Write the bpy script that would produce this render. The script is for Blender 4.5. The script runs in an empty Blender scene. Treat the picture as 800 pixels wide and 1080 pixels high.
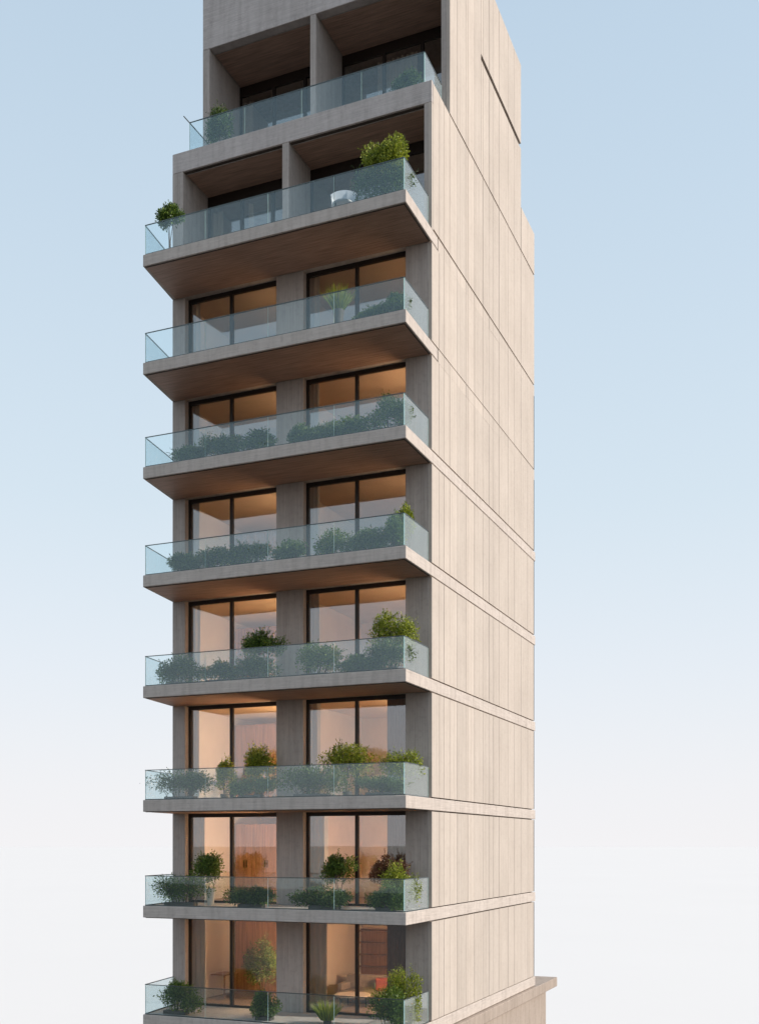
import bpy, math, random
from mathutils import Vector, Matrix

random.seed(7)
scene = bpy.context.scene
COL = scene.collection

# ------------------------------------------------------------------ camera numbers
CAMX, CAMY, CAMZ = 10.39, -26.66, 12.0
YAW = math.radians(22.7)          # the lens axis turned towards -X from +Y
FPX, HOR = 1137.0, 891.0          # focal length and horizon of the 800x1080 photograph
SY, CY = math.sin(YAW), math.cos(YAW)


def xat(px, y):
    """world X of image column px on the plane Y = y"""
    u = (px - 400.0) / FPX
    s = (y - CAMY) / (u * SY + CY)
    return CAMX + s * (u * CY - SY)


def yat(px, x=0.0):
    """world Y of image column px on the plane X = x"""
    u = (px - 400.0) / FPX
    s = (x - CAMX) / (u * CY - SY)
    return CAMY + s * (u * SY + CY)


def depth(x, y):
    return -(x - CAMX) * SY + (y - CAMY) * CY


# ------------------------------------------------------------------ mesh helper
class MB:
    def __init__(self):
        self.v, self.f = [], []

    def box(self, x0, x1, y0, y1, z0, z1):
        n = len(self.v)
        self.v += [(x0, y0, z0), (x1, y0, z0), (x1, y1, z0), (x0, y1, z0),
                   (x0, y0, z1), (x1, y0, z1), (x1, y1, z1), (x0, y1, z1)]
        for q in ((0, 3, 2, 1), (4, 5, 6, 7), (0, 1, 5, 4), (1, 2, 6, 5), (2, 3, 7, 6), (3, 0, 4, 7)):
            self.f.append(tuple(n + i for i in q))
        return self

    def prism(self, pts, z0, z1):
        n, k = len(self.v), len(pts)
        self.v += [(x, y, z0) for x, y in pts] + [(x, y, z1) for x, y in pts]
        self.f.append(tuple(n + i for i in reversed(range(k))))
        self.f.append(tuple(n + k + i for i in range(k)))
        for i in range(k):
            j = (i + 1) % k
            self.f.append((n + i, n + j, n + k + j, n + k + i))
        return self

    def lathe(self, prof, cx=0, cy=0, seg=16):
        n, k = len(self.v), len(prof)
        for r, z in prof:
            for s in range(seg):
                a = 2 * math.pi * s / seg
                self.v.append((cx + r * math.cos(a), cy + r * math.sin(a), z))
        for i in range(k - 1):
            for s in range(seg):
                t = (s + 1) % seg
                self.f.append((n + i * seg + s, n + i * seg + t, n + (i + 1) * seg + t, n + (i + 1) * seg + s))
        self.f.append(tuple(n + s for s in reversed(range(seg))))
        self.f.append(tuple(n + (k - 1) * seg + s for s in range(seg)))
        return self

    def tube(self, a, b, r0, r1, seg=6):
        a, b = Vector(a), Vector(b)
        d = (b - a).normalized()
        u = d.orthogonal().normalized()
        w = d.cross(u)
        n = len(self.v)
        for p, r in ((a, r0), (b, r1)):
            for s in range(seg):
                t = 2 * math.pi * s / seg
                self.v.append(tuple(p + u * (r * math.cos(t)) + w * (r * math.sin(t))))
        for s in range(seg):
            t = (s + 1) % seg
            self.f.append((n + s, n + t, n + seg + t, n + seg + s))
        self.f.append(tuple(n + s for s in reversed(range(seg))))
        self.f.append(tuple(n + seg + s for s in range(seg)))
        return self

    def build(self, name, mat, parent=None, bevel=0.0, smooth=False):
        me = bpy.data.meshes.new(name)
        me.from_pydata(self.v, [], self.f)
        me.update()
        if mat:
            me.materials.append(mat)
        if smooth:
            for p in me.polygons:
                p.use_smooth = True
        o = bpy.data.objects.new(name, me)
        COL.objects.link(o)
        if parent is not None:
            o.parent = parent
        if bevel:
            m = o.modifiers.new('bevel', 'BEVEL')
            m.width, m.segments, m.limit_method = bevel, 1, 'ANGLE'
        return o


def thing(name, label, cat, loc=(0, 0, 0), rz=0.0, group=None):
    o = bpy.data.objects.new(name, None)
    o.empty_display_size = 0.2
    COL.objects.link(o)
    o.location = loc
    o.rotation_euler = (0, 0, rz)
    tag(o, label, cat, group)
    return o


def tag(o, label, cat, group=None):
    o['label'], o['category'], o['kind'] = label, cat, 'thing'
    if not 4 <= len(label.split()) <= 16: print('LONG', label)
    if group:
        o['group'] = group
    return o


# ------------------------------------------------------------------ materials
def new_mat(name):
    m = bpy.data.materials.new(name)
    m.use_nodes = True
    nt = m.node_tree
    nt.nodes.clear()
    out = nt.nodes.new('ShaderNodeOutputMaterial')
    return m, nt, out


def N(nt, t, **kw):
    n = nt.nodes.new(t)
    for k, v in kw.items():
        setattr(n, k, v)
    return n


def mix_col(nt, fac, a, b, mode='MIX'):
    n = N(nt, 'ShaderNodeMix', data_type='RGBA', blend_type=mode)
    for sock, val in ((n.inputs[0], fac), (n.inputs[6], a), (n.inputs[7], b)):
        if isinstance(val, (int, float)):
            sock.default_value = val
        elif isinstance(val, tuple):
            sock.default_value = val if len(val) == 4 else (*val, 1)
        else:
            nt.links.new(val, sock)
    return n.outputs[2]


def noise(nt, vec, scale, detail=4, rough=0.55, stretch=None):
    if stretch:
        mp = N(nt, 'ShaderNodeMapping')
        mp.inputs['Scale'].default_value = stretch
        nt.links.new(vec, mp.inputs['Vector'])
        vec = mp.outputs[0]
    n = N(nt, 'ShaderNodeTexNoise')
    n.inputs['Scale'].default_value = scale
    n.inputs['Detail'].default_value = detail
    n.inputs['Roughness'].default_value = rough
    nt.links.new(vec, n.inputs['Vector'])
    return n.outputs['Fac']


def ramp(nt, fac, stops):
    r = N(nt, 'ShaderNodeValToRGB')
    e = r.color_ramp.elements
    while len(e) < len(stops):
        e.new(0.5)
    for el, (p, c) in zip(e, stops):
        el.position = p
        el.color = c if len(c) == 4 else (*c, 1)
    nt.links.new(fac, r.inputs[0])
    return r.outputs[0]


def concrete(name, base, grain='v', contrast=0.16, rough=0.85, island=0.06, ribs=False):
    """board-marked concrete; grain 'v' = vertical board marks, 'h' = horizontal ones"""
    m, nt, out = new_mat(name)
    geo = N(nt, 'ShaderNodeNewGeometry')
    pos = geo.outputs['Position']
    st = (9, 9, 0.22) if grain == 'v' else (0.35, 0.35, 11)
    fine = noise(nt, pos, 3.0, 5, 0.6, st)
    broad = noise(nt, pos, 0.55, 4, 0.6)
    spots = noise(nt, pos, 6.0, 6, 0.7)
    c1 = tuple(c * (1 - contrast) for c in base)
    c2 = tuple(min(1, c * (1 + contrast)) for c in base)
    col = ramp(nt, fine, [(0.3, c1), (0.7, c2)])
    b = ramp(nt, broad, [(0.3, (0.93, 0.925, 0.92)), (0.7, (1.03, 1.03, 1.03))])
    col = mix_col(nt, 1.0, col, b, 'MULTIPLY')
    s = ramp(nt, spots, [(0.34, (0.86, 0.85, 0.85)), (0.5, (1, 1, 1))])
    col = mix_col(nt, 0.5 if ribs else 0.9, col, s, 'MULTIPLY')
    if ribs:
        rb = noise(nt, pos, 1.0, 2, 0.5, (0, 14, 0.05))
        rc = ramp(nt, rb, [(0.36, (0.90, 0.89, 0.88)), (0.46, (1, 1, 1)), (0.62, (1.0, 1.0, 1.0)), (0.72, (0.93, 0.92, 0.91))])
        col = mix_col(nt, 1.0, col, rc, 'MULTIPLY')
    else:
        sk = noise(nt, pos, 1.0, 4, 0.6, (5, 5, 0.35))
        sc_ = ramp(nt, sk, [(0.38, (0.80, 0.79, 0.78)), (0.52, (1, 1, 1)), (0.70, (1.06, 1.06, 1.06))])
        col = mix_col(nt, 0.5, col, sc_, 'MULTIPLY')
    if island:
        r = ramp(nt, geo.outputs['Random Per Island'],
                 [(0, (1 - island,) * 3), (1, (1 + island * 0.7, 1 + island * 0.6, 1 + island * 0.5))])
        col = mix_col(nt, 1.0, col, r, 'MULTIPLY')
    p = N(nt, 'ShaderNodeBsdfPrincipled')
    nt.links.new(col, p.inputs['Base Color'])
    p.inputs['Roughness'].default_value = rough
    p.inputs['Specular IOR Level'].default_value = 0.25
    bp = N(nt, 'ShaderNodeBump')
    bp.inputs['Strength'].default_value = 0.35
    bp.inputs['Distance'].default_value = 0.02
    nt.links.new(fine, bp.inputs['Height'])
    nt.links.new(bp.outputs[0], p.inputs['Normal'])
    nt.links.new(p.outputs[0], out.inputs[0])
    return m


def plain(name, base, rough=0.6, metal=0.0, var=0.12, scale=4.0, stretch=None, bump=0.0):
    m, nt, out = new_mat(name)
    geo = N(nt, 'ShaderNodeNewGeometry')
    f = noise(nt, geo.outputs['Position'], scale, 5, 0.6, stretch)
    col = ramp(nt, f, [(0.3, tuple(c * (1 - var) for c in base)), (0.7, tuple(min(1, c * (1 + var)) for c in base))])
    p = N(nt, 'ShaderNodeBsdfPrincipled')
    nt.links.new(col, p.inputs['Base Color'])
    p.inputs['Roughness'].default_value = rough
    p.inputs['Metallic'].default_value = metal
    if bump:
        bp = N(nt, 'ShaderNodeBump')
        bp.inputs['Strength'].default_value = bump
        bp.inputs['Distance'].default_value = 0.02
        nt.links.new(f, bp.inputs['Height'])
        nt.links.new(bp.outputs[0], p.inputs['Normal'])
    nt.links.new(p.outputs[0], out.inputs[0])
    return m


def glass(name, tint, refl, veil=0.0, veil_col=(0.7, 0.8, 0.78), rough=0.0, wob=0.0, gcol=(0.95, 0.97, 1.0)):
    """thin pane: see-through with a tint, mirror share refl, a thin film of dust or painted-in sunlit milkiness (veil)"""
    m, nt, out = new_mat(name)
    tr = N(nt, 'ShaderNodeBsdfTransparent')
    tr.inputs[0].default_value = (*tint, 1)
    gl = N(nt, 'ShaderNodeBsdfGlossy')
    gl.inputs['Color'].default_value = (*gcol, 1)
    gl.inputs['Roughness'].default_value = rough
    lw0 = N(nt, 'ShaderNodeLayerWeight')
    lw0.inputs[0].default_value = 0.5
    lw = N(nt, 'ShaderNodeMath', operation='POWER')
    lw.inputs[1].default_value = 5.0
    nt.links.new(lw0.outputs['Facing'], lw.inputs[0])
    mr = N(nt, 'ShaderNodeMapRange')
    mr.inputs[1].default_value, mr.inputs[2].default_value = 0.0, 1.0
    mr.inputs[3].default_value, mr.inputs[4].default_value = refl, 1.0
    nt.links.new(lw.outputs[0], mr.inputs[0])
    if wob:
        geo = N(nt, 'ShaderNodeNewGeometry')
        f = noise(nt, geo.outputs['Position'], 0.9, 1, 0.4)
        bp = N(nt, 'ShaderNodeBump')
        bp.inputs['Strength'].default_value = wob
        bp.inputs['Distance'].default_value = 0.05
        nt.links.new(f, bp.inputs['Height'])
        nt.links.new(bp.outputs[0], gl.inputs['Normal'])
    mx = N(nt, 'ShaderNodeMixShader')
    nt.links.new(mr.outputs[0], mx.inputs[0])
    nt.links.new(tr.outputs[0], mx.inputs[1])
    nt.links.new(gl.outputs[0], mx.inputs[2])
    res = mx.outputs[0]
    if veil:
        df = N(nt, 'ShaderNodeBsdfDiffuse')
        df.inputs[0].default_value = (*veil_col, 1)
        tl = N(nt, 'ShaderNodeBsdfTranslucent')
        tl.inputs[0].default_value = (*veil_col, 1)
        ad = N(nt, 'ShaderNodeMixShader')
        ad.inputs[0].default_value = 0.5
        nt.links.new(df.outputs[0], ad.inputs[1])
        nt.links.new(tl.outputs[0], ad.inputs[2])
        m2 = N(nt, 'ShaderNodeMixShader')
        m2.inputs[0].default_value = veil
        nt.links.new(res, m2.inputs[1])
        nt.links.new(ad.outputs[0], m2.inputs[2])
        res = m2.outputs[0]
    nt.links.new(res, out.inputs[0])
    return m


def leafy(name, dark, mid, light):
    m, nt, out = new_mat(name)
    geo = N(nt, 'ShaderNodeNewGeometry')
    cl = noise(nt, geo.outputs['Position'], 7.0, 2, 0.5)
    mn = N(nt, 'ShaderNodeMath', operation='ADD')
    ms = N(nt, 'ShaderNodeMath', operation='MULTIPLY')
    ms.inputs[1].default_value = 0.55
    nt.links.new(geo.outputs['Random Per Island'], ms.inputs[0])
    m3 = N(nt, 'ShaderNodeMath', operation='MULTIPLY')
    m3.inputs[1].default_value = 0.45
    nt.links.new(cl, m3.inputs[0])
    nt.links.new(ms.outputs[0], mn.inputs[0])
    nt.links.new(m3.outputs[0], mn.inputs[1])
    col = ramp(nt, mn.outputs[0], [(0.15, dark), (0.5, mid), (0.85, light)])
    df = N(nt, 'ShaderNodeBsdfPrincipled')
    df.inputs['Roughness'].default_value = 0.5
    nt.links.new(col, df.inputs['Base Color'])
    tl = N(nt, 'ShaderNodeBsdfTranslucent')
    nt.links.new(col, tl.inputs[0])
    mx = N(nt, 'ShaderNodeMixShader')
    mx.inputs[0].default_value = 0.35
    nt.links.new(df.outputs[0], mx.inputs[1])
    nt.links.new(tl.outputs[0], mx.inputs[2])
    nt.links.new(mx.outputs[0], out.inputs[0])
    return m


def emitter(name, col, strength):
    m, nt, out = new_mat(name)
    e = N(nt, 'ShaderNodeEmission')
    e.inputs[0].default_value = (*col, 1)
    e.inputs[1].default_value = strength
    nt.links.new(e.outputs[0], out.inputs[0])
    return m


CONC = (0.535, 0.468, 0.412)
M_side = concrete('board_concrete', CONC, 'v', 0.09, island=0.07, ribs=True)
M_front = concrete('banded_concrete', (0.53, 0.475, 0.45), 'h', 0.14, island=0.0)
M_slab = concrete('slab_concrete', (0.555, 0.487, 0.438), 'h', 0.12, island=0.0)
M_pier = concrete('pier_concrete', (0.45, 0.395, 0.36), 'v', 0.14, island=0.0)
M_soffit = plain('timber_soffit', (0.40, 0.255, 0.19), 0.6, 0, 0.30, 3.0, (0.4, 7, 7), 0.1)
M_dark = plain('bronze_metal', (0.028, 0.02, 0.016), 0.4, 0.5, 0.15)
M_gap = plain('shadow_gap_lining', (0.06, 0.045, 0.035), 0.8, 0, 0.15)
M_rail = plain('rail_metal', (0.10, 0.12, 0.12), 0.35, 0.7, 0.1)
M_pane = glass('window_glass', (0.94, 0.915, 0.885), 0.145, wob=0.012)
M_bal = glass('balustrade_glass', (0.93, 0.975, 0.985), 0.065, 0.010, (0.70, 0.88, 0.90), wob=0.03, gcol=(0.82, 0.96, 1.0))
M_bal_end = glass('sunlit_end_glass', (0.95, 0.985, 0.98), 0.03, 0.15, (0.86, 0.89, 0.86))  # same glass as the front panels, with sunlit milkiness painted in by veil
M_plaster = plain('warm_plaster', (0.66, 0.54, 0.42), 0.8, 0, 0.08, 1.2)
M_white = plain('white_plaster', (0.75, 0.70, 0.64), 0.8, 0, 0.05, 1.2)
M_wood = plain('wood_panelling', (0.27, 0.14, 0.075), 0.5, 0, 0.4, 3.0, (9, 9, 0.3), 0.1)
M_floor = plain('oak_floor', (0.30, 0.19, 0.11), 0.45, 0, 0.25, 3.0, (6, 0.5, 6))
M_curtain = leafy('linen_curtain', (0.60, 0.55, 0.49), (0.66, 0.61, 0.54), (0.72, 0.67, 0.60))
M_brown_curtain = plain('brown_curtain', (0.20, 0.11, 0.07), 0.9, 0, 0.15, 6.0)
M_ground = plain('pale_paving', (0.702, 0.668, 0.648), 0.9, 0, 0.008, 0.02)
M_refl_mid = plain('reflection_mid', (0.34, 0.32, 0.29), 0.95, 0, 0.12, 0.05)
M_bounce_dark = plain('bounce_dark', (0.055, 0.052, 0.05), 0.9, 0, 0.2, 1.5)
M_podium = concrete('podium_concrete', (0.40, 0.33, 0.28), 'v', 0.14, island=0.0)
M_roofing = plain('roof_gravel', (0.35, 0.33, 0.31), 0.95, 0, 0.2, 8.0)
M_pot = plain('pale_glazed_pot', (0.62, 0.58, 0.52), 0.45, 0, 0.08)
M_clay = plain('dark_trough', (0.09, 0.08, 0.07), 0.7, 0, 0.2)
M_bark = plain('bark', (0.10, 0.07, 0.05), 0.9, 0, 0.3, 20)
M_fabric = plain('grey_fabric', (0.30, 0.26, 0.23), 0.95, 0, 0.12, 9)
M_redfab = plain('red_fabric', (0.35, 0.09, 0.07), 0.95, 0, 0.15, 9)
M_whitepl = plain('white_shell', (0.42, 0.43, 0.46), 0.4, 0, 0.02)
L_dark = leafy('leaves_dark', (0.018, 0.042, 0.008), (0.07, 0.135, 0.025), (0.22, 0.29, 0.06))
L_mid = leafy('leaves_mid', (0.024, 0.058, 0.010), (0.10, 0.18, 0.028), (0.27, 0.35, 0.06))
L_yel = leafy('leaves_yellow', (0.07, 0.11, 0.012), (0.27, 0.33, 0.03), (0.54, 0.54, 0.07))
L_red = leafy('leaves_russet', (0.06, 0.025, 0.015), (0.16, 0.07, 0.035), (0.22, 0.14, 0.06))

# ------------------------------------------------------------------ setting: ground
g = MB()
seg = 96
R = 6000
g.v = [(R * math.cos(2 * math.pi * i / seg), R * math.sin(2 * math.pi * i / seg), 0) for i in range(seg)]
g.f = [tuple(range(seg))]
o = g.build('ground', M_ground)
o['kind'] = 'structure'
# dark sheet added to cut ground bounce, round the tower and behind the viewer (none of it reaches the frame)
def cam_pt(side, dep):
    return (CAMX + side * CY - dep * SY, CAMY + side * SY + dep * CY)
st = MB().prism([cam_pt(-5800, -5800), cam_pt(5000, -5800), cam_pt(5000, 66), cam_pt(-5800, 66)], 0.002, 0.006).build('bounce_cut_sheet', M_bounce_dark)
st['kind'] = 'structure'
st = MB().prism([cam_pt(-5800, -5800), cam_pt(5000, -5800), cam_pt(5000, -140), cam_pt(-5800, -140)], 0.007, 0.011).build('reflection_mid_sheet', M_refl_mid)  # unseen mid-tone sheet added to soften the horizon mirrored in the windows
st['kind'] = 'structure'

# ------------------------------------------------------------------ tower: levels
FZ = {}
for lvl, py in zip(range(9, 1, -1), (1090, 962.5, 838.5, 705, 575, 448, 325.7, 199)):
    FZ[lvl] = CAMZ + (HOR - py) / 39.75          # 9 = lowest balcony in view ... 2 = top projecting balcony
FZ[1] = 33.62                                    # roof terrace above the first loggias
TH = 0.345
ROOF = 40.35
XL, XLT = -8.62, -8.49                           # left flank, left flank of the top storey
YF, YT = 2.0, 3.56                               # front wall plane, top storey front plane
YB, YBT = 13.4, 11.5                             # rear plane, rear of the top storey
SLAB_L = -8.32

tower = thing('residential_tower', 'slim tall concrete apartment tower with cantilevered glass fronted balconies', 'building')
T = tower

WIN = {'left': (199, 244, 294.5), 'right': (323, 376, 430)}
YG = 2.2


def slab_poly(step):
    if step:   # the flank panels run over the slab edge behind the balcony
        return [(SLAB_L, 0), (0, 0), (0, 2.5), (-0.12, 2.5), (-0.12, YB), (XL, YB), (XL, YF)]
    return [(SLAB_L, 0), (0, 0), (0, YB + 0.14), (XL, YB + 0.14), (XL, YF)]


for lvl in range(9, 1, -1):
    z = FZ[lvl]
    s = MB().prism(slab_poly(lvl in (2, 3)), z - TH, z).build('floor_slab', M_slab, T, bevel=0.012)
    ins = 0.09
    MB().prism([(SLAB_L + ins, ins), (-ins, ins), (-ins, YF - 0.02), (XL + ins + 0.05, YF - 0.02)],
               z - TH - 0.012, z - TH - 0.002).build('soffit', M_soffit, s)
    d = MB().box(SLAB_L + 0.06, -0.06, 0.055, 0.08, z - TH - 0.016, z - TH - 0.002)
    d.box(-0.08, -0.055, 0.0815, YF - 0.02, z - TH - 0.016, z - TH - 0.002)
    d.build('drip_strip', M_gap, s)
# roof terrace slab (its edge is the band over the first loggias)
Z1 = FZ[1]
s = MB().prism([(XL, YF), (0, YF), (0, YF + 0.12), (-0.104, YF + 0.12), (-0.104, YB), (XL, YB)], 33.0, Z1).build('terrace_slab', M_front, T, bevel=0.012)
for a, b in ((193, 297.5), (304.5, 447)):
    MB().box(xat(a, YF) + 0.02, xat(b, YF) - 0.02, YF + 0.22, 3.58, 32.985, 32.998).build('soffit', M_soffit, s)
    MB().box(xat(a, YF) + 0.02, xat(b, YF) - 0.02, YF + 0.06, YF + 0.16, 32.985, 32.998).build('drip_strip', M_gap, s)
# top storey: roof and front band
rf = MB().box(XLT + 0.2, -0.13, YT + 0.3, YBT - 0.2, 37.9, 39.9).build('roof', M_roofing, T)
fb = MB().box(XLT, -0.12, YT, YT + 0.3, 37.9, ROOF).build('front_parapet', M_front, T, bevel=0.012)
for a, b in ((221, 327), (333, 465)):
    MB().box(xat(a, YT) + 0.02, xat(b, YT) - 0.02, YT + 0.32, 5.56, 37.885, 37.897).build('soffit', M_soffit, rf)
MB().box(XLT, -0.12, YBT - 0.2, YBT, 37.9, ROOF - 0.02).build('rear_parapet', M_front, T)
MB().box(XLT, XLT + 0.2, YT + 0.3, YBT - 0.2, 37.9, ROOF - 0.01).build('flank_parapet', M_front, T)

# ------------------------------------------------------------------ flank wall of boards
JP = [463, 468, 474, 482, 491, 493, 500, 509, 515.5, 520, 526, 535.5, 542, 549, 556]
JY = [YF] + [yat(p) for p in JP] + [YB]
GAP = 0.02


def boards(name, z0, z1, y_end=YB, y_start=YF, low=None, low_from=0, slot=None):
    m = MB()
    ys = [y for y in JY if y_start < y < y_end - 0.15]
    ys = [y_start] + ys + [y_end]
    for extra in (slot[0] if slot else None, low_from if low is not None else None):
        if extra:
            ys = sorted([y for y in ys if abs(y - extra) > 0.12] + [extra])
    for a, b in zip(ys, ys[1:]):
        a2, b2 = a + GAP / 2, b - GAP / 2
        zz = low if (low is not None and a >= low_from - 0.01) else z0
        jit = random.uniform(-0.0025, 0.0025)
        if slot and a >= slot[0] - 0.01:
            m.box(-0.10, jit, a2, b2, zz, slot[1])
            m.box(-0.10, jit, a2, b2, slot[2], z1)
        else:
            m.box(-0.10, jit, a2, b2, zz, z1)
    return m.build(name, M_side, T)


G2 = 0.034
for lvl in range(9, 2, -1):
    z0, z1 = FZ[lvl] + G2, FZ[lvl - 1] - TH - G2
    boards('flank_wall', z0, z1, YB - 0.10)
    MB().box(-0.10, -0.004, YB - 0.098, YB, z0, z1).build('edge_trim', M_gap, T)
# panels that run over the slab edges of the two upper floors
for lvl in (3, 2):
    m = MB()
    ys = [2.53] + [y for y in JY if y > 2.7]
    for a, b in zip(ys, ys[1:]):
        m.box(-0.10, random.uniform(-.002, .002), a + GAP / 2, b - GAP / 2, FZ[lvl] - TH - G2 + 0.003, FZ[lvl] - G2 * 0.5 + 0.02)
    m.build('flank_band', M_side, T)
boards('flank_wall', FZ[2] + G2 + 0.03, Z1 - 0.03, y_start=YF + 0.122)
MB().box(-0.102, 0.0, YF, YF + 0.118, FZ[2] + 0.004, 32.997).build('pier_edge', M_side, T)
boards('flank_wall', Z1 + 0.03, ROOF, YBT, YT, slot=(yat(507), 37.30, 37.50))
boards('flank_wall', Z1 + 0.03, 35.2, YB, YBT + 0.02)
# structural core behind the boards, rear and left walls
MB().box(-0.34, -0.105, YF + 0.5, YB - 0.02, 0.3, 33.0).build('core_wall', M_gap, T)
MB().box(-0.34, -0.105, YT + 0.4, YBT - 0.02, Z1 + 0.002, 37.9).build('core_wall', M_gap, T)
MB().box(-0.118, -0.105, YT + 0.4, YBT - 0.21, 37.9, 39.95).build('core_wall', M_gap, T)
for lvl in range(9, 1, -1):
    top = 33.0 if lvl == 2 else FZ[lvl - 1] - TH
    MB().box(XL, XL + 0.25, YF + 0.52, YB - 0.3, FZ[lvl] + 0.002, top - 0.002).build('left_wall', M_side, T)
    MB().box(XL, -0.12, YB - 0.28, YB - 0.02, FZ[lvl] + 0.002, top - 0.002).build('rear_wall', M_side, T)
MB().box(XLT, XLT + 0.25, YT + 2.2, YBT - 0.3, Z1 + 0.002, 37.898).build('left_wall', M_side, T)
MB().box(XLT, -0.36, YBT - 0.28, YBT - 0.02, Z1 + 0.002, 37.898).build('rear_wall', M_side, T)
MB().box(XL, -0.12, YB - 0.28, YB - 0.02, Z1 + 0.002, 35.18).build('terrace_wall', M_side, T)


# ------------------------------------------------------------------ windows
def window(x0, xm, x1, y, z0, z1, head=0.12):
    fr = MB()
    fw, fd = 0.065, 0.09
    fr.box(x0, x0 + fw, y, y + fd, z0, z1)
    fr.box(x1 - fw, x1, y, y + fd, z0, z1)
    fr.box(x0 + fw, x1 - fw, y, y + fd, z1 - head, z1)
    fr.box(x0 + fw, x1 - fw, y, y + fd, z0, z0 + 0.07)
    ms = [xm] if not isinstance(xm, (list, tuple)) else list(xm)
    for q in ms:
        fr.box(q - 0.05, q + 0.05, y - 0.012, y + fd, z0 + 0.07, z1 - head)
    o = fr.build('window', M_dark, T)
    xs = [x0 + fw - 0.05] + ms + [x1 - fw + 0.05]
    for a, b in zip(xs, xs[1:]):
        MB().box(a + 0.052, b - 0.052, y + 0.035, y + 0.047, z0 + 0.072, z1 - head - 0.002).build('pane', M_pane, o)
    return o


for lvl in range(9, 2, -1):
    z0 = FZ[lvl] + 0.003
    z1 = FZ[lvl - 1] - TH - 0.004
    for a, b, c in WIN.values():
        window(xat(a, YG), xat(b, YG), xat(c, YG), YG, z0, z1)
    # front piers between the windows
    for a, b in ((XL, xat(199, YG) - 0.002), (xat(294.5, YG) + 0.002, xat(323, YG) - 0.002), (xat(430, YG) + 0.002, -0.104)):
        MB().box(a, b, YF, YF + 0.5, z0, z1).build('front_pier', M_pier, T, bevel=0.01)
# first loggias (deep recess over the top projecting balcony)
z0 = FZ[2] + 0.003
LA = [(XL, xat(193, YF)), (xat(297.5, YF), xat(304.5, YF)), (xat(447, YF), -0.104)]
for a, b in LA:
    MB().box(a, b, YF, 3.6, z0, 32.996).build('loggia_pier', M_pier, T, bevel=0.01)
for (a, b), (c, d) in zip(LA, LA[1:]):
    w = c - b
    window(b + 0.003, [b + w * 0.36, b + w * 0.68], c - 0.003, 3.45, z0, 32.975, 0.32)
# top loggias
z0 = Z1 + 0.003
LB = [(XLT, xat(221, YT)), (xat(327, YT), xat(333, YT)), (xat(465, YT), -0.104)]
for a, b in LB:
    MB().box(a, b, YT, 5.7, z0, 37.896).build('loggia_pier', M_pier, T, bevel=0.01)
for (a, b), (c, d) in zip(LB, LB[1:]):
    w = c - b
    window(b + 0.003, [b + w * 0.36, b + w * 0.68], c - 0.003, 5.5, z0, 37.87, 0.32)


# ------------------------------------------------------------------ glass balustrades
def balustrade(pts, z, h, nsplit, over=0.0):
    """pts: run of corner points; each leg is cut into nsplit[i] panels"""
    rail = MB()
    legs = []
    for (p, q), n in zip(zip(pts, pts[1:]), nsplit):
        p, q = Vector((*p, 0)), Vector((*q, 0))
        d = (q - p).normalized()
        nrm = Vector((-d.y, d.x, 0))
        legs.append((p, q, d, nrm, n))

    def bar(m, p, q, nrm, w, za, zb):
        a, b, c, e = p + nrm * w, q + nrm * w, q - nrm * w, p - nrm * w
        m.prism([(e.x, e.y), (c.x, c.y), (b.x, b.y), (a.x, a.y)], za, zb)

    for i, (p, q, d, nrm, n) in enumerate(legs):
        e0 = 0.012 if i else 0.0
        bar(rail, p + d * (e0 if not over or i else 0), q, nrm, 0.012, z + h, z + h + 0.022)
        bar(rail, p + d * 0.02, q - d * 0.02, nrm, 0.018, z + 0.002, z + 0.03)
    if over:
        p, q, d, nrm, n = legs[0]
        bar(rail, q + d * 0.012, q + d * over, nrm, 0.012, z + h + 0.001, z + h + 0.021)
    o = rail.build('balustrade', M_rail, T)
    ed = MB()
    for p, q, d, nrm, n in legs:
        L = (q - p).length
        for k in range(n + 1):
            c = p + d * (0.010 + (L - 0.020) * k / n)
            bar(ed, c - d * 0.0045, c + d * 0.0045, nrm, 0.0065, z + 0.032, z + h - 0.002)
    ed.build('glass_edge', M_edge, o)
    for p, q, d, nrm, n in legs:
        L = (q - p).length
        for k in range(n):
            a = p + d * (L * k / n + 0.014)
            b = p + d * (L * (k + 1) / n - 0.014)
            m = MB()
            bar(m, a, b, nrm, 0.006, z + 0.031, z + h - 0.001)
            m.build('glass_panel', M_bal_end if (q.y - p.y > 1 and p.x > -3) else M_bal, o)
    return o


M_edge = plain('polished_glass_edge', (0.50, 0.70, 0.68), 0.25, 0, 0.05)
E = 0.05
for lvl in range(9, 1, -1):
    lx = SLAB_L + E
    slope = (XL - SLAB_L) / YF
    balustrade([(lx + slope * 1.98, 1.98), (lx, E), (-E - 0.02, E), (-E - 0.02, 1.9)], FZ[lvl], 0.87, (1, 4, 1))
xt0, xt1 = xat(200, 2.07), xat(447.5, 2.07)
balustrade([(xt0, 3.54), (xt0, 2.07), (xt1, 2.07), (xt1, 3.5)], Z1, 0.88, (1, 4, 1), over=0.33)

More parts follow.
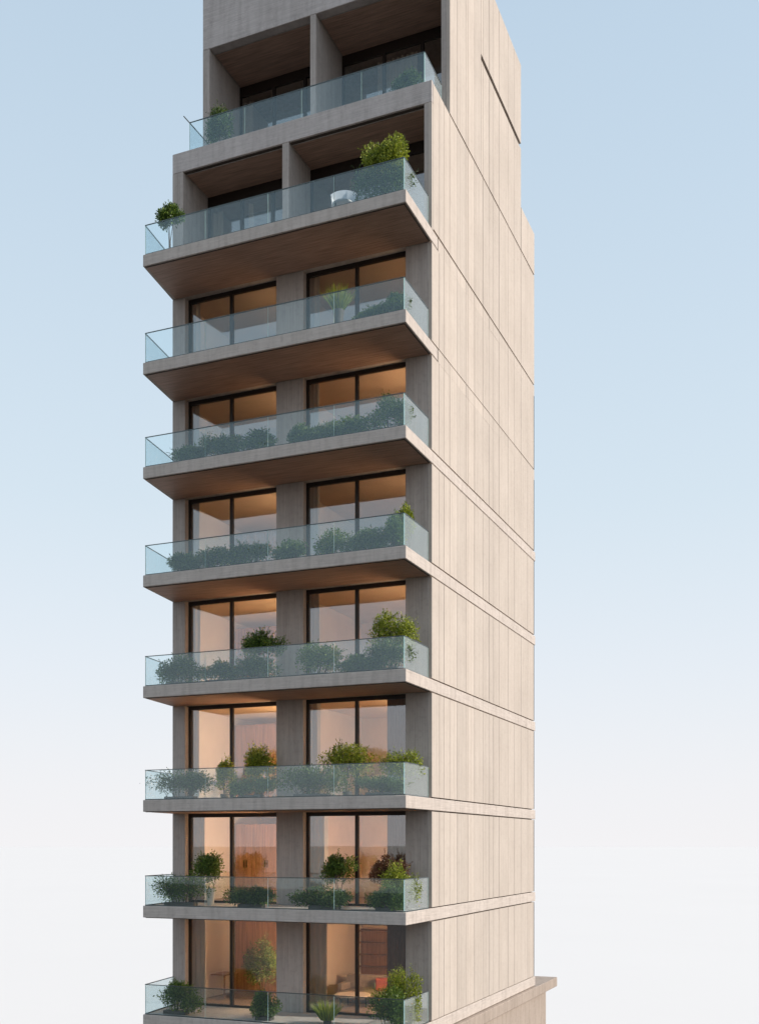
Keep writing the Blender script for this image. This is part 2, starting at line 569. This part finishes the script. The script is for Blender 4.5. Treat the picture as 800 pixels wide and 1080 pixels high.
# ------------------------------------------------------------------ rooms behind the windows
XM = (xat(294.5, YG) + xat(323, YG)) / 2
YR = 7.2
XR0, XR1 = XL + 0.26, -0.345
for lvl in range(9, 2, -1):
    z0 = FZ[lvl] + 0.004
    z1 = FZ[lvl - 1] - TH - 0.004
    back = MB().box(XR0, XR1, YR, YR + 0.12, z0, z1).build('room_wall', M_plaster, T)
    MB().box(XM - 0.07, XM + 0.07, YF + 0.503, YR - 0.003, z0, z1).build('partition_wall', M_white if lvl % 2 else M_plaster, T)
    MB().box(XR0 + 0.003, XR0 + 0.02, YF + 0.53, YR - 0.003, z0 + 0.003, z1 - 0.003).build('wall_lining', M_white, T)
    MB().box(XR0 + 0.02, XM - 0.075, YF + 0.35, YR - 0.004, z0 + 0.001, z0 + 0.015).build('floor_finish', M_floor, T)
    MB().box(XM + 0.075, XR1 - 0.03, YF + 0.35, YR - 0.004, z0 + 0.001, z0 + 0.015).build('floor_finish', M_floor, T)
    MB().box(XR0 + 0.03, XM - 0.08, YF + 0.45, YR - 0.01, z1 - 0.016, z1 - 0.002).build('ceiling_finish', M_plaster, T)
    MB().box(XM + 0.08, XR1 - 0.03, YF + 0.45, YR - 0.01, z1 - 0.016, z1 - 0.002).build('ceiling_finish', M_plaster, T)
    MB().box(XR1 - 0.025, XR1 - 0.003, YF + 0.53, YR - 0.003, z0 + 0.003, z1 - 0.003).build('wall_lining', M_wood, T)
for z0, z1, y in ((FZ[2] + .004, 32.99, 8.0), (Z1 + .004, 37.89, 9.5)):
    MB().box(XR0, XR1, y, y + 0.12, z0, z1).build('room_wall', M_plaster, T)

# ------------------------------------------------------------------ podium under the tower
PZ = FZ[9] - TH
MB().prism([(XL - 0.3, YF), (0.14, YF), (0.12, 16.6), (XL - 0.3, 16.6)], PZ - 0.40, PZ - 0.03).build('podium_slab', M_podium, T, bevel=0.012)
MB().box(XL, 0.0, YF + 0.3, 15.2, 0.003, PZ - 0.403).build('podium_wall', M_podium, T)
for a, b in ((-8.2, -4.6), (-4.2, -0.5)):
    dr = MB().box(a, b, YF + 0.2, YF + 0.297, 0.1, 5.4).build('entrance_glazing', M_dark, T)
    for k in range(3):
        w = (b - a) / 3
        MB().box(a + k * w + .06, a + (k + 1) * w - .06, YF + 0.18, YF + 0.197, 0.2, 5.3).build('pane', M_pane, dr)

# ------------------------------------------------------------------ words for the floors
FLOOR = {9: 'lowest balcony', 8: 'second balcony from bottom', 7: 'third balcony from bottom',
         6: 'fourth balcony from bottom', 5: 'fifth balcony from bottom', 4: 'sixth balcony from bottom',
         3: 'seventh balcony from bottom', 2: 'topmost balcony', 1: 'roof terrace'}
ROOM = FLOOR

# ------------------------------------------------------------------ lamps (the windows glow)
POWER = {9: (165, 200), 8: (200, 215), 7: (180, 140), 6: (95, 85), 5: (48, 40), 4: (24, 62), 3: (18, 20)}
for lvl, pw in POWER.items():
    for side, p, x in (('left', pw[0], XM - 0.33), ('right', pw[1], XR1 - 0.24)):
        t = thing('floor_lamp', 'warm floor lamp beside the %s window behind the %s' % (side, ROOM[lvl]), 'lamp',
                  (x, 2.86, FZ[lvl] + 0.022), 0, 'floor lamps in the rooms')
        MB().lathe([(0.13, 0.0), (0.13, 0.02), (0.02, 0.035)], seg=18).build('base', M_dark, t)
        MB().tube((0, 0, 0.03), (0, 0, 1.42), 0.012, 0.012, 8).build('pole', M_dark, t)
        MB().lathe([(0.17, 1.40), (0.13, 1.72)], seg=20).build('lamp_shade', emitter('lamp_glow', (1.0, 0.69, 0.41), p), t)
        MB().lathe([(0.137, 1.723), (0.137, 1.735)], seg=20).build('shade_cap', M_dark, t)  # opaque cap added to keep lamp light from spilling onto ceiling and soffit


# ------------------------------------------------------------------ curtains
def curtain(x0, x1, y, z0, z1, mat, label, seed):
    rnd = random.Random(seed)
    m = MB()
    n = max(8, int((x1 - x0) / 0.035))
    ph = rnd.random() * 6
    fr = []
    for i in range(n + 1):
        x = x0 + (x1 - x0) * i / n
        fr.append((x, y + 0.045 * math.sin(x * 38 + ph) + 0.02 * math.sin(x * 17 + ph * 2)))
    bk = [(x, yy + 0.012) for x, yy in reversed(fr)]
    m.prism(fr + bk, z0, z1)
    o = m.build('curtain', mat, None)
    tag(o, label, 'curtain', 'curtains behind the windows')
    return o


cs = 0
for lvl in range(9, 2, -1):
    z0, z1 = FZ[lvl] + 0.03, FZ[lvl - 1] - TH - 0.03
    for side, (a, b, c) in WIN.items():
        cs += 1
        if side == 'left':
            ex = 217 if lvl in (8, 9) else 211
            curtain(xat(a, 2.45) + 0.14, xat(ex, 2.45), 2.45, z0, z1, M_curtain,
                    'pale curtain left in the left window behind the %s' % FLOOR[lvl], cs)
        else:
            curtain(xat(a, 2.45) + 0.05, xat(345 if lvl in (8, 9) else 337, 2.45), 2.45, z0, z1, M_curtain,
                    'pale curtain left in the right window behind the %s' % FLOOR[lvl], cs)
            if lvl in (7, 8, 9):
                curtain(xat(409, 2.45), xat(c, 2.45) + 0.1, 2.45, z0, z1, M_brown_curtain,
                        'brown curtain in the right window behind the %s' % FLOOR[lvl], cs + 50)


for lvl, spans, yy, zt, wh in ((2, ((224, 236), (262, 268), (283, 288), (322, 330), (368, 376)), 3.72, 32.6, 'topmost balcony'),
                               (1, ((257, 268), (331, 338), (344, 350), (398, 440)), 5.78, 37.5, 'roof terrace')):
    for k, (pa, pb) in enumerate(spans):
        curtain(xat(pa, yy), xat(pb, yy), yy, FZ[lvl] + 0.03, zt, M_curtain,
                'pale curtain strip, %s from the left, in the loggia glazing of the %s' % (('first', 'second', 'third', 'fourth', 'fifth')[k], wh), 200 + k)


# ------------------------------------------------------------------ wood panelling units in the rooms
for lvl in range(9, 2, -1):
    z0, z1 = FZ[lvl] + 0.03, FZ[lvl - 1] - TH - 0.03
    xa, xb = xat(248, 5.2), xat(292, 5.2)
    o = bpy.data.objects.new('wardrobe', None)
    COL.objects.link(o)
    o.location = ((xa + xb) / 2, 5.2, z0)
    tag(o, 'brown wood wardrobe wall seen through the left window behind the %s' % FLOOR[lvl], 'wardrobe', 'wood wardrobe walls')
    w = xb - xa
    MB().box(-w / 2, w / 2, 0.03, 0.6, 0, z1 - z0 - 0.25).build('carcass', M_wood, o)
    for k in range(4):
        d = MB().box(-w / 2 + k * w / 4 + 0.006, -w / 2 + (k + 1) * w / 4 - 0.006, 0, 0.028, 0.05, z1 - z0 - 0.27).build('door', M_wood, o)
        MB().box(-w / 2 + (k + (0.88 if k % 2 == 0 else 0.12)) * w / 4 - 0.01, -w / 2 + (k + (0.88 if k % 2 == 0 else 0.12)) * w / 4 + 0.01,
                 -0.03, -0.002, 1.0, 1.25).build('handle', M_dark, d)


# ------------------------------------------------------------------ plants
def leaf(m, p, d, up, L, W):
    d = d.normalized()
    s = d.cross(up)
    if s.length < 1e-4:
        s = d.orthogonal()
    s.normalize()
    n = len(m.v)
    a = p + d * (L * 0.5)
    droop = Vector((0, 0, -0.12 * L))
    m.v += [tuple(p), tuple(a + s * W * 0.5), tuple(p + d * L + droop), tuple(a - s * W * 0.5)]
    m.f.append((n, n + 1, n + 2, n + 3))


def rdir(r):
    while True:
        v = Vector((r.uniform(-1, 1), r.uniform(-1, 1), r.uniform(-1, 1)))
        if 0.05 < v.length < 1:
            return v.normalized()


def shrub_mesh(w, dpt, h, base, r, dens=1.0, lsize=0.07, tree=False):
    """leafy crown made of many small leaves on clumps; base = height where foliage begins"""
    m, st = MB(), MB()
    hh = h - base
    nl = max(5, int(7 * (w / 0.9) + 3))
    lobes = []
    for k in range(nl):
        fx = r.uniform(-0.42, 0.42)
        fz = r.uniform(0.26, 0.80)
        edge = 1 - 0.7 * abs(fx)
        c = Vector((fx * w, r.uniform(-0.25, 0.25) * dpt, base + hh * fz * edge + 0.02))
        rad = Vector((w * r.uniform(0.2, 0.3), dpt * r.uniform(0.25, 0.38), hh * r.uniform(0.24, 0.36)))
        lobes.append((c, rad))
    vol = w * dpt * hh
    total = int(dens * min(4200, max(520, 6500 * (w * hh + dpt * hh) ** 0.9)))
    for k in range(total):
        c, rad = lobes[k % nl]
        d = rdir(r)
        q = r.random() ** 0.45
        ext = 1.0 + (0.35 * r.random() if r.random() < 0.12 else 0)
        p = c + Vector((d.x * rad.x, d.y * rad.y, d.z * rad.z)) * q * ext
        p.z = max(p.z, base * 0.9 + 0.03)
        ld = (d * 0.8 + rdir(r) * 0.8 + Vector((0, 0, 0.45)))
        L = lsize * r.uniform(0.6, 1.35)
        leaf(m, p, ld, rdir(r), L, L * r.uniform(0.35, 0.6))
    # twigs
    root_z = 0.02
    if tree:
        for k in range(3):
            a = 2.1 * k + r.random()
            tip = Vector((math.cos(a) * w * 0.16, math.sin(a) * dpt * 0.16, base + hh * r.uniform(0.05, 0.3)))
            mid = Vector((tip.x * 0.35 + r.uniform(-.02, .02), tip.y * 0.35, base * 0.55))
            st.tube((0.03 * math.cos(a), 0.03 * math.sin(a), root_z), mid, 0.016, 0.012)
            st.tube(mid, tip, 0.012, 0.008)
            for c, rad in lobes[k::3]:
                st.tube(tip, c, 0.008, 0.003, 5)
    else:
        for c, rad in lobes:
            st.tube((c.x * 0.55, c.y * 0.5, root_z), c, 0.011, 0.004, 5)
    # single long sprigs that break the outline
    for k in range(int((22 if tree else 18) + 20 * w)):
        c, rad = lobes[r.randrange(nl)]
        d = rdir(r)
        d.z = abs(d.z) * 1.2 + 0.2
        d.normalize()
        tip = c + Vector((d.x * rad.x, d.y * rad.y, d.z * rad.z)) * r.uniform(1.15, 1.6)
        st.tube(c, tip, 0.004, 0.002, 4)
        for q in range(7):
            t = 0.5 + 0.5 * q / 6
            leaf(m, c.lerp(tip, t), d + rdir(r) * 0.9, rdir(r), lsize * 0.9, lsize * 0.4)
    return m, st


def grass_mesh(w, h, r, n=260):
    m, st = MB(), MB()
    for k in range(n):
        a = r.uniform(0, 2 * math.pi)
        rr = r.random() ** 0.6 * w * 0.16
        p = Vector((math.cos(a) * rr, math.sin(a) * rr, 0.12))
        lean = r.uniform(0.1, 0.75)
        d = Vector((math.cos(a) * lean, math.sin(a) * lean, 1)).normalized()
        L = h * r.uniform(0.55, 1.0)
        s = d.cross(rdir(r)).normalized() * 0.011
        p1 = p + d * L * 0.55
        p2 = p + d * L + Vector((math.cos(a), math.sin(a), -0.5)) * L * 0.16 * lean
        i = len(m.v)
        m.v += [tuple(p - s), tuple(p + s), tuple(p1 + s), tuple(p1 - s), tuple(p2)]
        m.f += [(i, i + 1, i + 2, i + 3), (i + 3, i + 2, i + 4)]
    for k in range(6):
        a = k
        st.tube((0.03 * math.cos(a), 0.03 * math.sin(a), 0.03), (0.05 * math.cos(a), 0.05 * math.sin(a), 0.22), 0.012, 0.006, 5)
    return m, st


pc = 0


def plant(lvl, px, wpx, h, y, mat, look, where, kind='shrub', base=0.06, pot=None, lsize=0.07, dens=1.0, gz=0.004, dfac=0.62):
    global pc
    pc += 1
    r = random.Random(100 + pc)
    x = xat(px, y)
    w = wpx / FPX * depth(x, y)
    if lvl > 1:
        x = min(x, -0.14 - 0.46 * w)
    z = FZ[lvl] + gz
    if kind == 'shrub':
        h *= 1.12 * r.uniform(0.78, 1.18)
        dens *= r.uniform(0.7, 1.1)
        w *= 1.15
        dens *= 1.2
        lsize = 0.066
    if lvl > 2:
        x = max(x, SLAB_L + 0.12 + 0.5 * w)
    nm = {'shrub': 'balcony_shrub', 'tree': 'potted_tree', 'grass': 'ornamental_grass'}[kind]
    t = thing(nm, look + ' ' + where, 'plant', (x, y, z), 0.0, 'plants on the balconies')
    dp = min(0.62, max(0.26, w * dfac))
    if kind == 'grass':
        m, st = grass_mesh(w, h - 0.1, r)
        if pot:
            for q in (m, st):
                q.v = [(a, b, c + base - 0.22) for a, b, c in q.v]
    else:
        m, st = shrub_mesh(w, dp, h, base, r, dens, lsize, kind == 'tree')
    m.build('foliage', mat, t)
    st.build('stem', M_bark, t)
    if pot == 'tall':
        hp = min(0.5, base * 0.75) if kind != 'grass' else 0.62
        MB().lathe([(0.10, 0.0), (0.13, hp * .6), (0.16, hp), (0.135, hp), (0.125, hp - .05)], seg=18).build('pot', M_pot if kind != 'grass' else M_clay, t)
    elif kind == 'shrub':
        pw = w * 0.28
        MB().box(-pw, pw, -min(dp * .3, .13), min(dp * .3, .13), 0.0, 0.10).build('planter_trough', M_clay, t, bevel=0.008)
    else:
        MB().lathe([(0.10, 0.0), (0.14, 0.2), (0.12, 0.2), (0.11, 0.16)], seg=16).build('pot', M_clay, t)
    return t


F = FLOOR
# roof terrace
plant(1, 234, 28, 1.6, 2.45, L_dark, 'small dark conifer like bush', 'behind the glass at the left end of the roof terrace', 'tree', 0.25)
plant(1, 431, 28, 0.75, 2.4, L_dark, 'low dull green bush', 'behind the glass at the right end of the roof terrace')
# topmost balcony
plant(2, 179, 25, 1.62, 0.5, L_mid, 'small round green bush', 'above the left corner glass of the topmost balcony', 'tree', 0.95)
plant(2, 404, 44, 1.84, 0.45, L_yel, 'big bright yellow green bush', 'rising above the glass of the topmost balcony', 'tree', 0.85, dens=1.4)
plant(2, 396, 56, 0.85, 0.42, L_dark, 'loose dark green shrub', 'under the yellow green bush on the topmost balcony')
# seventh
plant(3, 357, 34, 0.85, 0.55, L_yel, 'spiky lime green grass', 'over the glass of the ' + F[3], 'grass', 0.72, pot='tall')
plant(3, 397, 50, 0.52, 0.45, L_dark, 'low wide dark shrub', 'at the right of the ' + F[3])
plant(3, 419, 18, 0.74, 0.5, L_dark, 'narrow dark shrub', 'in the right front corner of the ' + F[3])
# sixth
plant(4, 198, 40, 0.55, 0.42, L_dark, 'low dark shrub', 'at the left end of the ' + F[4])
plant(4, 234, 42, 0.60, 0.45, L_dark, 'feathery dark shrub', 'in front of the left window on the ' + F[4])
plant(4, 270, 36, 0.52, 0.42, L_dark, 'short dark shrub', 'left of the middle pier on the ' + F[4])
plant(4, 315, 22, 0.70, 0.45, L_dark, 'small upright dark shrub', 'in front of the middle pier on the ' + F[4])
plant(4, 350, 40, 0.58, 0.42, L_dark, 'low bushy shrub', 'left of the right window mullion on the ' + F[4])
plant(4, 382, 42, 0.76, 0.45, L_mid, 'full bushy green shrub', 'in front of the right window on the ' + F[4])
plant(4, 412, 32, 0.86, 0.5, L_dark, 'tall dark shrub', 'in the right front corner of the ' + F[4])
# fifth
plant(5, 195, 32, 0.55, 0.42, L_dark, 'low dark shrub', 'at the left end of the ' + F[5])
plant(5, 226, 42, 0.66, 0.45, L_dark, 'feathery dark shrub', 'in front of the left window on the ' + F[5])
plant(5, 264, 42, 0.58, 0.42, L_dark, 'wide low dark shrub', 'left of the middle pier on the ' + F[5])
plant(5, 304, 30, 0.52, 0.42, L_dark, 'small dim shrub', 'in front of the middle pier on the ' + F[5])
plant(5, 353, 40, 0.70, 0.45, L_mid, 'round bushy green shrub', 'in front of the right window on the ' + F[5])
plant(5, 388, 42, 0.76, 0.48, L_dark, 'wide dense dark shrub', 'below the right window mullion on the ' + F[5])
plant(5, 417, 22, 0.84, 0.5, L_mid, 'upright green shrub', 'in the right front corner of the ' + F[5])
plant(5, 436, 20, 1.5, 1.2, L_yel, 'thin yellow green bush', 'rising over the right end glass of the ' + F[5], 'tree', 0.5)
# fourth
plant(6, 188, 38, 0.66, 0.42, L_dark, 'round dark shrub', 'at the left end of the ' + F[6])
plant(6, 230, 40, 0.50, 0.42, L_dark, 'low dim shrub', 'in front of the left window on the ' + F[6])
plant(6, 266, 46, 0.62, 0.42, L_dark, 'wide dull shrub', 'left of the middle pier on the ' + F[6])
plant(6, 278, 40, 1.58, 0.9, L_mid, 'tall dense green bush', 'before the left window on the ' + F[6], 'tree', 0.72)
plant(6, 333, 48, 0.76, 0.45, L_mid, 'bushy round green shrub', 'in front of the middle pier on the ' + F[6])
plant(6, 381, 36, 0.50, 0.42, L_dark, 'low dark shrub', 'below the right window mullion on the ' + F[6])
plant(6, 407, 42, 0.78, 0.48, L_dark, 'dense dark shrub', 'in the right front corner of the ' + F[6])
plant(6, 423, 50, 1.72, 0.9, L_yel, 'tall loose olive bush', 'before the right pier on the ' + F[6], 'tree', 0.66)
# third
plant(7, 190, 56, 0.82, 0.45, L_dark, 'big round dark shrub', 'at the left end of the ' + F[7])
plant(7, 237, 18, 1.35, 1.5, L_yel, 'thin yellowish sapling', 'close to the left window mullion on the ' + F[7], 'tree', 0.4, dens=0.5)
plant(7, 265, 40, 0.60, 0.42, L_mid, 'low green shrub', 'left of the middle pier on the ' + F[7])
plant(7, 272, 30, 1.75, 1.55, L_yel, 'upright olive bush', 'before the left window on the ' + F[7], 'tree', 0.5)
plant(7, 329, 62, 0.78, 0.45, L_dark, 'long dense dark shrub', 'in front of the middle pier on the ' + F[7])
plant(7, 366, 50, 1.62, 1.5, L_yel, 'wide yellow green bush', 'before the right window on the ' + F[7], 'tree', 0.6)
plant(7, 400, 46, 0.56, 0.42, L_dark, 'low wide dark shrub', 'at the right of the ' + F[7])
plant(7, 430, 40, 1.42, 1.3, L_yel, 'loose yellow green bush', 'at the right end of the ' + F[7], 'tree', 0.5, dens=0.7)
# second
plant(8, 190, 56, 0.76, 0.45, L_mid, 'big spreading green shrub', 'at the left end of the ' + F[8])
plant(8, 222, 38, 1.58, 1.0, L_mid, 'round green plant in pale pot', 'before the left window on the ' + F[8], 'tree', 0.66, pot='tall')
plant(8, 265, 44, 0.52, 0.42, L_dark, 'low dark shrub', 'left of the middle pier on the ' + F[8])
plant(8, 342, 52, 0.48, 0.42, L_dark, 'low wide dark shrub', 'below the right window on the ' + F[8])
plant(8, 358, 34, 1.58, 1.5, L_mid, 'round headed green plant', 'before the right window on the ' + F[8], 'tree', 0.66, pot='tall')
plant(8, 407, 32, 0.56, 0.42, L_mid, 'small rounded green shrub', 'right of the window mullion on the ' + F[8])
plant(8, 409, 34, 1.45, 1.6, L_red, 'russet leaved bush', 'before the brown curtain on the ' + F[8], 'tree', 0.7)
plant(8, 435, 32, 1.12, 0.95, L_yel, 'upright yellow green bush', 'in the right front corner of the ' + F[8], 'shrub', 0.1)
# lowest
plant(9, 186, 42, 0.86, 0.45, L_mid, 'loose round green shrub', 'at the left end of the ' + F[9])
plant(9, 279, 28, 0.86, 0.5, L_mid, 'rounded green shrub', 'left of the middle pier on the ' + F[9])
plant(9, 277, 36, 1.95, 3.4, L_dark, 'tall dark indoor plant', 'inside the left window behind the ' + F[9], 'tree', 0.6, gz=0.03)
plant(9, 345, 44, 0.75, 0.5, L_yel, 'spiky olive grass', 'below the right window on the ' + F[9], 'grass')
plant(9, 412, 36, 0.86, 0.45, L_mid, 'dense green shrub', 'in the right front corner of the ' + F[9])
plant(9, 435, 28, 1.3, 0.95, L_yel, 'tall yellow green bush', 'at the right end of the ' + F[9], 'shrub', 0.15)


# ------------------------------------------------------------------ furniture
def legs(t, xs, ys, h, mat, w=0.02):
    for x in xs:
        for y in ys:
            MB().tube((x, y, 0), (x, y, h), w, w * 1.2, 8).build('leg', mat, t)


# white shell chair on the topmost balcony
cx = xat(362, 0.75)
t = thing('balcony_chair', 'pale rounded shell chair behind the glass of the topmost balcony', 'chair', (cx, 0.75, FZ[2] + 0.004), math.radians(20))
legs(t, (-0.2, 0.2), (-0.18, 0.18), 0.42, M_dark)
MB().lathe([(0.05, 0.42), (0.26, 0.43), (0.31, 0.47), (0.29, 0.48), (0.05, 0.46)], seg=20).build('seat', M_whitepl, t, smooth=True)
m = MB()
for i in range(14):
    a0, a1 = math.pi * (0.02 + i * 0.96 / 14), math.pi * (0.02 + (i + 1) * 0.96 / 14)
    z0 = 0.74 + 0.36 * math.sin(a0)
    z1 = 0.74 + 0.36 * math.sin(a1)
    n = len(m.v)
    for r_, lo in ((0.30, True), (0.33, True)):
        pass
    pts = []
    for a, zt in ((a0, z0), (a1, z1)):
        for rr in (0.33, 0.36):
            pts.append((rr * math.cos(a), rr * math.sin(a), 0.47))
            pts.append((rr * 1.06 * math.cos(a), rr * 1.06 * math.sin(a), zt))
    m.v += pts
    m.f += [(n, n + 4, n + 5, n + 1), (n + 2, n + 3, n + 7, n + 6), (n + 1, n + 5, n + 7, n + 3), (n, n + 2, n + 6, n + 4)]
m.build('backrest', M_whitepl, t, smooth=True)

# sofa and low table behind the right window of the lowest floor
zf = FZ[9] + 0.024
t = thing('sofa', 'grey sofa seen through the right window behind the lowest balcony', 'sofa', (xat(392, 4.6), 4.6, zf))
MB().box(-1.0, 1.0, -0.42, 0.42, 0.12, 0.40).build('seat', M_fabric, t, bevel=0.04)
MB().box(-1.0, 1.0, 0.24, 0.42, 0.402, 0.85).build('backrest', M_fabric, t, bevel=0.04)
for s_ in (-1, 1):
    MB().box(s_ * 0.91 - 0.09, s_ * 0.91 + 0.09, -0.42, 0.235, 0.402, 0.62).build('armrest', M_fabric, t, bevel=0.03)
legs(t, (-0.9, 0.9), (-0.34, 0.34), 0.118, M_dark)
t2 = thing('cushion', 'red cushion on the grey sofa behind the lowest balcony', 'cushion', (xat(392, 4.6) + 0.35, 4.62, zf + 0.405), 0.3)
MB().box(-0.22, 0.22, -0.08, 0.06, 0, 0.40).build('cover', M_redfab, t2, bevel=0.05)
t = thing('coffee_table', 'low pale table in front of the grey sofa behind the lowest balcony', 'table', (xat(372, 3.5), 3.5, zf))
MB().lathe([(0.55, 0.36), (0.56, 0.37), (0.56, 0.40), (0.55, 0.41)], seg=28).build('tabletop', M_white, t)
legs(t, (-0.3, 0.3), (-0.3, 0.3), 0.358, M_dark)
# picture / dark cabinet on back wall of the lowest right room
t = thing('bookcase', 'dark wood bookcase against back wall behind the lowest balcony right window', 'bookcase', (xat(392, 6.7), 6.75, zf))
MB().box(-0.9, -0.86, 0, 0.4, 0, 2.1).box(0.86, 0.9, 0, 0.4, 0, 2.1).box(-0.86, 0.86, 0.36, 0.4, 0, 2.1).build('carcass', M_wood, t)
for k in range(6):
    MB().box(-0.858, 0.858, 0.01, 0.357, 0.04 + k * 0.4, 0.07 + k * 0.4).build('shelf', M_wood, t)
# dining table behind left window of the third floor
for lvl, px, word in ((7, 225, 'third'), (9, 225, 'lowest')):
    zf = FZ[lvl] + 0.024
    t = thing('dining_table', 'wooden dining table inside the left window behind the %s balcony' % word, 'table', (xat(px, 4.2), 4.2, zf))
    MB().box(-0.7, 0.7, -0.4, 0.4, 0.71, 0.75).build('tabletop', M_wood, t, bevel=0.01)
    legs(t, (-0.62, 0.62), (-0.33, 0.33), 0.708, M_wood, 0.028)

# ------------------------------------------------------------------ light
SUN_EL, SUN_AZ = math.radians(30), math.radians(9)       # azimuth measured from +X towards +Y
sd = Vector((math.cos(SUN_EL) * math.cos(SUN_AZ), math.cos(SUN_EL) * math.sin(SUN_AZ), math.sin(SUN_EL)))
li = bpy.data.lights.new('sun', 'SUN')
li.energy, li.angle, li.color = 3.3, math.radians(0.5), (1.0, 0.91, 0.81)
so = bpy.data.objects.new('sun', li)
COL.objects.link(so)
so.rotation_euler = sd.to_track_quat('Z', 'Y').to_euler()

w = bpy.data.worlds.new('World')
scene.world = w
w.use_nodes = True
nt = w.node_tree
nt.nodes.clear()
sky = N(nt, 'ShaderNodeTexSky', sky_type='NISHITA')
sky.sun_disc = False
sky.sun_elevation = SUN_EL
sky.sun_rotation = math.radians(90) - SUN_AZ
sky.air_density, sky.dust_density, sky.ozone_density = 1.0, 1.6, 2.0
bg = N(nt, 'ShaderNodeBackground')
bg.inputs[1].default_value = 0.13
wo = N(nt, 'ShaderNodeOutputWorld')
tc = N(nt, 'ShaderNodeTexCoord')
sx = N(nt, 'ShaderNodeSeparateXYZ')
nt.links.new(tc.outputs['Generated'], sx.inputs[0])
veil = ramp(nt, sx.outputs[2], [(0.0, (5.45, 5.4, 5.5)), (0.05, (5.35, 5.38, 5.55)), (0.16, (4.95, 5.25, 5.6)), (0.30, (4.45, 5.1, 5.55)), (0.62, (4.05, 5.0, 5.75))])
amt = ramp(nt, sx.outputs[2], [(0.0, (1, 1, 1)), (0.08, (0.97,) * 3), (0.16, (0.93,) * 3), (0.30, (0.86,) * 3), (0.62, (0.70,) * 3)])
nt.links.new(mix_col(nt, amt, sky.outputs[0], veil), bg.inputs[0])
nt.links.new(bg.outputs[0], wo.inputs[0])

# ------------------------------------------------------------------ camera and output
cam = bpy.data.cameras.new('camera')
co = bpy.data.objects.new('camera', cam)
COL.objects.link(co)
co.location = (CAMX, CAMY, CAMZ)
co.rotation_euler = (math.radians(90), 0, YAW)
cam.sensor_fit, cam.sensor_width, cam.sensor_height = 'AUTO', 36, 36
cam.lens = FPX / 1080 * 36
cam.shift_y = (HOR - 540) / 1080
cam.clip_start, cam.clip_end = 0.1, 20000
scene.camera = co
vs = scene.view_settings
scene.display_settings.display_device = 'sRGB'
vs.view_transform, vs.look, vs.exposure, vs.gamma = 'Standard', 'None', 0.35, 1
vs.use_curve_mapping = False
scene.cycles.max_bounces = 10
scene.cycles.transparent_max_bounces = 24
scene.cycles.caustics_reflective = False
scene.cycles.caustics_refractive = False
